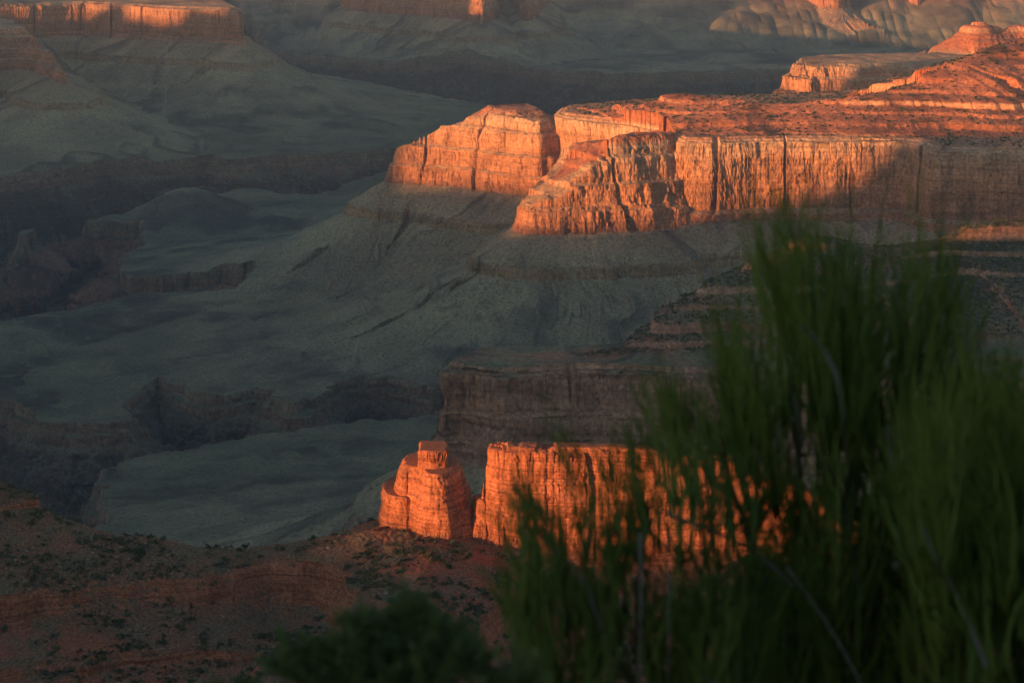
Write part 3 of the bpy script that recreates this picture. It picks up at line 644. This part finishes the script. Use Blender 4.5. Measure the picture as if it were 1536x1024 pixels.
# ------------------------------------------------------------------ foreground shrubs
def tube(path, rad, sides=3):
    path = np.asarray(path, float); n = len(path); T = np.gradient(path, axis=0); T /= np.linalg.norm(T, axis=1)[:, None] + 1e-9
    A_ = np.cross(T, [0, 1, .1]); A_ /= np.linalg.norm(A_, axis=1)[:, None] + 1e-9; B_ = np.cross(T, A_)
    an = np.arange(sides) * 2 * np.pi / sides; rad = np.broadcast_to(np.asarray(rad, float), (n,))
    V_ = path[:, None] + rad[:, None, None] * (np.cos(an)[None, :, None] * A_[:, None] + np.sin(an)[None, :, None] * B_[:, None])
    k = np.arange(n * sides).reshape(n, sides); F_ = np.stack([k[:-1], np.roll(k, -1, 1)[:-1], np.roll(k, -1, 1)[1:], k[1:]], -1).reshape(-1, 4)
    return V_.reshape(-1, 3), F_
def join(L_):
    VV, FF, o = [], [], 0
    for V_, F_ in L_: VV.append(V_); FF.append(F_ + o); o += len(V_)
    return np.vstack(VV), np.vstack(FF)
def P3(px, py, y):                                   # a point at depth y metres in front of the camera
    d = ray(px, py); return d * (y / d[1])
M_TWIG = leaf_mat('green_twigs', (.050, .100, .022), (.15, .20, .044), .6)
M_TWIG2 = leaf_mat('dark_green_twigs', (.044, .086, .022), (.12, .175, .042), .6)
M_DEAD = leaf_mat('grey_dead_wood', (.10, .10, .10), (.20, .19, .18)); M_WOOD = leaf_mat('shrub_bark', (.045, .042, .035), (.10, .095, .08))
def arc(a, b, bend, n=6):
    a = np.array(a); b = np.array(b); t = np.linspace(0, 1, n)[:, None]; up = np.array([0, 0, 1.0])
    return a * (1 - t) + b * t + bend * (t * (1 - t))
def shrub(name, label, root, sprays, branches, dead, mat, seed, group):
    g = np.random.default_rng(seed); e = bpy.data.objects.new(name, None); C.objects.link(e); e.location = root; setp(e, None, label, 'shrub', group)
    root = np.array(root)
    for (px, py, ptop, dep, wid, n, lean) in sprays:
        L_ = []; knot = P3(px, py + 48, dep)
        for k in range(n):
            y = dep + g.normal() * .07; bx = px + g.normal() * wid * .35; by = py + g.normal() * 26
            f_ = g.random(); tx = bx + lean * (py - ptop) + g.normal() * wid * .42; ty = py - (py - ptop) * (1 - .62 * f_ * f_) + g.normal() * 8
            a = P3(bx, by, y); b = P3(tx, ty, y + g.normal() * .05)
            pth = np.vstack([knot, arc(a, b, np.array([g.normal() * .026 - lean * .08, g.normal() * .02, 0]))])
            L_.append(tube(pth - root, np.array([.0018, .0017, .0015, .0013, .0011, .0009, .0006]) * (.75 + .5 * g.random())))
            # joints: a few thinner twigs leave each stem almost parallel
            for q in range(3):
                t = .25 + .5 * g.random(); c = a * (1 - t) + b * t; ln = np.linalg.norm(b - a) * (.3 + .35 * g.random())
                dvec = (b - a) / (np.linalg.norm(b - a) + 1e-9) + np.array([g.normal() * .20, g.normal() * .20, 0]); dvec /= np.linalg.norm(dvec)
                L_.append(tube(arc(c, c + dvec * ln, np.array([g.normal() * .01, 0, 0]), 4) - root, np.linspace(.0012, .0006, 4)))
        mesh_np('twig_spray', *join(L_), mat, smooth=True, parent=e)
    for (pts_, dep, rad) in branches:
        P_ = chaikin(np.array([P3(a, b, dep + .05 * g.normal()) for a, b in pts_]), 2, False)
        P_ = np.vstack([root + g.normal(size=3) * .02 * np.array([1, 1, 0]), P_]) if pts_[0][1] > 1000 else P_
        mesh_np('branch', *[q - (root if i == 0 else 0) for i, q in enumerate(tube(P_, np.linspace(rad, rad * .35, len(P_)), 6))], M_WOOD, smooth=True, parent=e)
    for (pts_, dep, rad) in dead:
        P_ = chaikin(np.array([P3(a, b, dep + .03 * g.normal()) for a, b in pts_]), 2, False)
        mesh_np('dead_branch', *[q - (root if i == 0 else 0) for i, q in enumerate(tube(P_, np.linspace(rad, rad * .4, len(P_)), 6))], M_DEAD, smooth=True, parent=e)
    return e
g = np.random.default_rng(5)
sp = [(1195, 1000, 720, 2.55, 55, 17, -.05), (1235, 960, 715, 2.5, 60, 20, .02), (1225, 930, 690, 2.6, 70, 14, 0), (1262, 900, 640, 2.5, 40, 12, .04), (1210, 860, 600, 2.6, 40, 9, -.06)]
# tall upright shoots
for px, top, n in [(1150, 285, 12), (1172, 330, 12), (1200, 300, 12), (1240, 345, 14), (1268, 360, 10), (1290, 345, 12), (1330, 385, 12), (1382, 352, 14), (1408, 350, 14), (1430, 375, 8), (1215, 420, 18), (1310, 430, 18), (1360, 450, 16), (1455, 440, 6)]:
    sp.append((px + 25 * (1 if px < 1250 else -1), top + 260 + g.random() * 60, top, 2.6, 36, n + 3, -.09 if px < 1250 else .07))
# left curved arm and outer shoots
for px, top, n in [(1082, 450, 18), (1100, 520, 14), (1060, 590, 14), (1035, 575, 16), (1005, 565, 18), (975, 555, 18), (1130, 560, 20)]:
    sp.append((px + 34, top + (230 if top < 530 else 165), top, 2.55, 34, int(n * .8), -.18))
# body
for k in range(30):
    px = 1130 + 350 * g.random(); top = 500 + 300 * g.random(); top += 200 * (px < 1270 and 540 < top); sp.append((px, top + 230 + 60 * g.random(), top, 2.5 + .3 * g.random(), 66, 23, (px - 1280) / 1300 + g.normal() * .10))
shrub('desert_shrub', 'tall broom-like green shrub, its upright shoots reaching over the lit ridge', tuple(P3(1290, 1500, 2.6) * np.array([1, 1, 0]) + np.array([0, 0, -1.6])), sp,
      [([(1290, 1100), (1240, 900), (1200, 760), (1190, 560)], 2.65, .007), ([(1300, 1100), (1320, 880), (1330, 700), (1380, 560)], 2.65, .007), ([(1280, 1100), (1180, 940), (1120, 800), (1090, 700)], 2.6, .006),
       ([(1310, 1100), (1420, 900), (1440, 760)], 2.7, .006), ([(1290, 1080), (1270, 840), (1280, 640), (1262, 560)], 2.7, .006), ([(1280, 1060), (1090, 930), (1030, 820)], 2.6, .005), ([(1196, 720), (1200, 640), (1190, 590)], 2.45, .003)],
      [([(1206, 490), (1240, 530), (1262, 580), (1270, 700)], 2.5, .0035), ([(1340, 850), (1400, 800), (1440, 782), (1500, 768)], 2.4, .0022), ([(1000, 770), (1080, 800), (1140, 830), (1190, 880)], 2.4, .003), ([(1180, 850), (1240, 930), (1300, 1040)], 2.3, .0018), ([(1060, 900), (1100, 960), (1110, 1040)], 2.4, .004),
       ([(1330, 640), (1350, 760), (1345, 860)], 2.5, .003), ([(1110, 1060), (1040, 1000), (980, 985)], 2.3, .004), ([(1240, 700), (1270, 760), (1290, 900)], 2.5, .003)],
      M_TWIG, 11, 'broom-like shrubs close to the camera')
sp = []
for px, top, n in [(705, 730, 8), (716, 810, 9), (735, 880, 9), (770, 820, 10), (840, 830, 10), (722, 690, 9), (752, 705, 8), (782, 740, 9), (815, 640, 8), (850, 700, 10), (890, 650, 11), (925, 640, 12), (960, 620, 14), (1000, 640, 14), (1040, 660, 14), (880, 760, 14), (930, 740, 16), (985, 740, 16), (1050, 740, 16), (1100, 700, 16), (1150, 690, 16)]:
    sp.append((px + (1000 - px) * .22 + 22, top + 160, top, 2.35, 34, int(n * (.9 if px < 930 else .42)), -.20 + (px - 720) / 2600))
for k in range(16):
    px = 790 + 360 * g.random(); top = 800 + 130 * g.random(); sp.append((px, top + 200, top, 2.35, 50, 12, (px - 980) / 2200))
shrub('desert_shrub', 'thinner broom-like green shrub screening the sunlit red wall', tuple(P3(990, 1500, 2.35) * np.array([1, 1, 0]) + np.array([0, 0, -1.6])), sp,
      [([(990, 1100), (910, 960), (850, 850), (800, 790)], 2.4, .005), ([(1000, 1100), (960, 980), (955, 860), (975, 760)], 2.4, .005), ([(1000, 1100), (1040, 960), (1060, 820)], 2.4, .005), ([(1010, 1100), (1120, 960), (1160, 840)], 2.4, .005)],
      [([(820, 810), (870, 860), (900, 930), (930, 1060)], 2.3, .0028), ([(960, 800), (962, 900), (956, 1060)], 2.25, .0018), ([(1004, 860), (1003, 940), (1000, 1060)], 2.25, .0016)],
      M_TWIG2, 12, 'broom-like shrubs close to the camera')
sp = []
for k in range(46):
    px = 1400 + 330 * g.random(); top = 520 + 330 * g.random() ** 1.3 + max(0, 1470 - px) * .8; sp.append((px, top + 240, top, 2.2 + .25 * g.random(), 60, 20, (px - 1500) / 1300 + g.normal() * .09))
shrub('desert_shrub', 'dense bright green broom-like shrub cut off by the right edge', tuple(P3(1560, 1500, 2.3) * np.array([1, 1, 0]) + np.array([0, 0, -1.6])), sp,
      [([(1560, 1100), (1500, 900), (1470, 760)], 2.35, .006), ([(1560, 1100), (1560, 880), (1570, 700)], 2.35, .006), ([(1560, 1100), (1640, 900), (1660, 740)], 2.35, .006)],
      [([(1480, 1000), (1440, 900), (1400, 830), (1380, 780)], 2.15, .002)], M_TWIG, 13, 'broom-like shrubs close to the camera')
# low soft bush at the bottom edge
M_BUSH = leaf_mat('bush_foliage', (.055, .095, .036), (.12, .17, .065))
e = bpy.data.objects.new('low_bush', None); C.objects.link(e); rt = P3(590, 1400, 1.75) * np.array([1, 1, 0]) + np.array([0, 0, -1.6]); e.location = rt
setp(e, None, 'soft dark green bush at the bottom edge left of the tall shrubs', 'bush')
for cx, cy, wr, n in [(450, 985, 44, 420), (500, 975, 40, 420), (555, 955, 50, 560), (600, 930, 55, 640), (650, 950, 50, 600), (700, 975, 50, 500), (530, 1010, 80, 800), (640, 1020, 90, 900), (350, 1040, 50, 260), (760, 1020, 60, 500)]:
    c = P3(cx, cy + 30, 1.75); k = wr * .75 * 1.75 / FPX * 1.5
    nt_ = max(n // 22, 8); td = g.normal(size=(nt_, 3)) * np.array([.8, .8, .55]) + np.array([0, 0, .75]); td /= np.linalg.norm(td, axis=1)[:, None]
    tl = k * (.6 + .9 * g.random(nt_)); n = n * 2; q = g.integers(0, nt_, n); f_ = g.random(n) ** .7
    p = c - rt + td[q] * (tl[q] * f_)[:, None] + g.normal(size=(n, 3)) * (.0045 * (1.3 - f_))[:, None]
    L_ = []
    dd_ = g.normal(size=(n, 3)) * .35 + td[q] + np.array([0, 0, .3]); dd_ /= np.linalg.norm(dd_, axis=1)[:, None]; s_ = .007 + .009 * g.random(n)[:, None]; side = np.cross(dd_, g.normal(size=(n, 3))); side /= np.linalg.norm(side, axis=1)[:, None]
    V_ = np.stack([p - side * .0012, p + side * .0016, p + dd_ * s_ + side * .0004], 1).reshape(-1, 3)
    mesh_np('leaf_clump', V_, np.arange(len(V_)).reshape(-1, 3), M_BUSH, parent=e)
for bx_, by_ in [(480, 1000), (560, 970), (620, 950), (690, 980), (600, 1010)]:
    P_ = chaikin(np.array([rt, P3(590 + (bx_ - 590) * .5, 1150, 1.75), P3(bx_, by_, 1.75)]), 2, False)
    mesh_np('stem', *[q - (rt if i == 0 else 0) for i, q in enumerate(tube(P_, np.linspace(.006, .002, len(P_)), 6))], M_WOOD, smooth=True, parent=e)

# ------------------------------------------------------------------ evening haze
hb = np.array([(x, y, z) for x in (-17000, 17000) for y in (-9000, 17500) for z in (-1420, 560)], float)
hf = np.array([(0, 1, 3, 2), (4, 6, 7, 5), (0, 4, 5, 1), (2, 3, 7, 6), (0, 2, 6, 4), (1, 5, 7, 3)])
hm_ = bpy.data.materials.new('haze_air'); hm_.use_nodes = True; t = hm_.node_tree; t.nodes.clear()
ou = t.nodes.new('ShaderNodeOutputMaterial'); pv = t.nodes.new('ShaderNodeVolumePrincipled'); t.links.new(pv.outputs[0], ou.inputs['Volume'])
pv.inputs['Color'].default_value = (.55, .76, 1.0, 1); pv.inputs['Density'].default_value = 2.4e-5; pv.inputs['Anisotropy'].default_value = .3
setp(mesh_np('haze', hb, hf, hm_), 'stuff', 'thin blue grey evening haze over the far canyon')
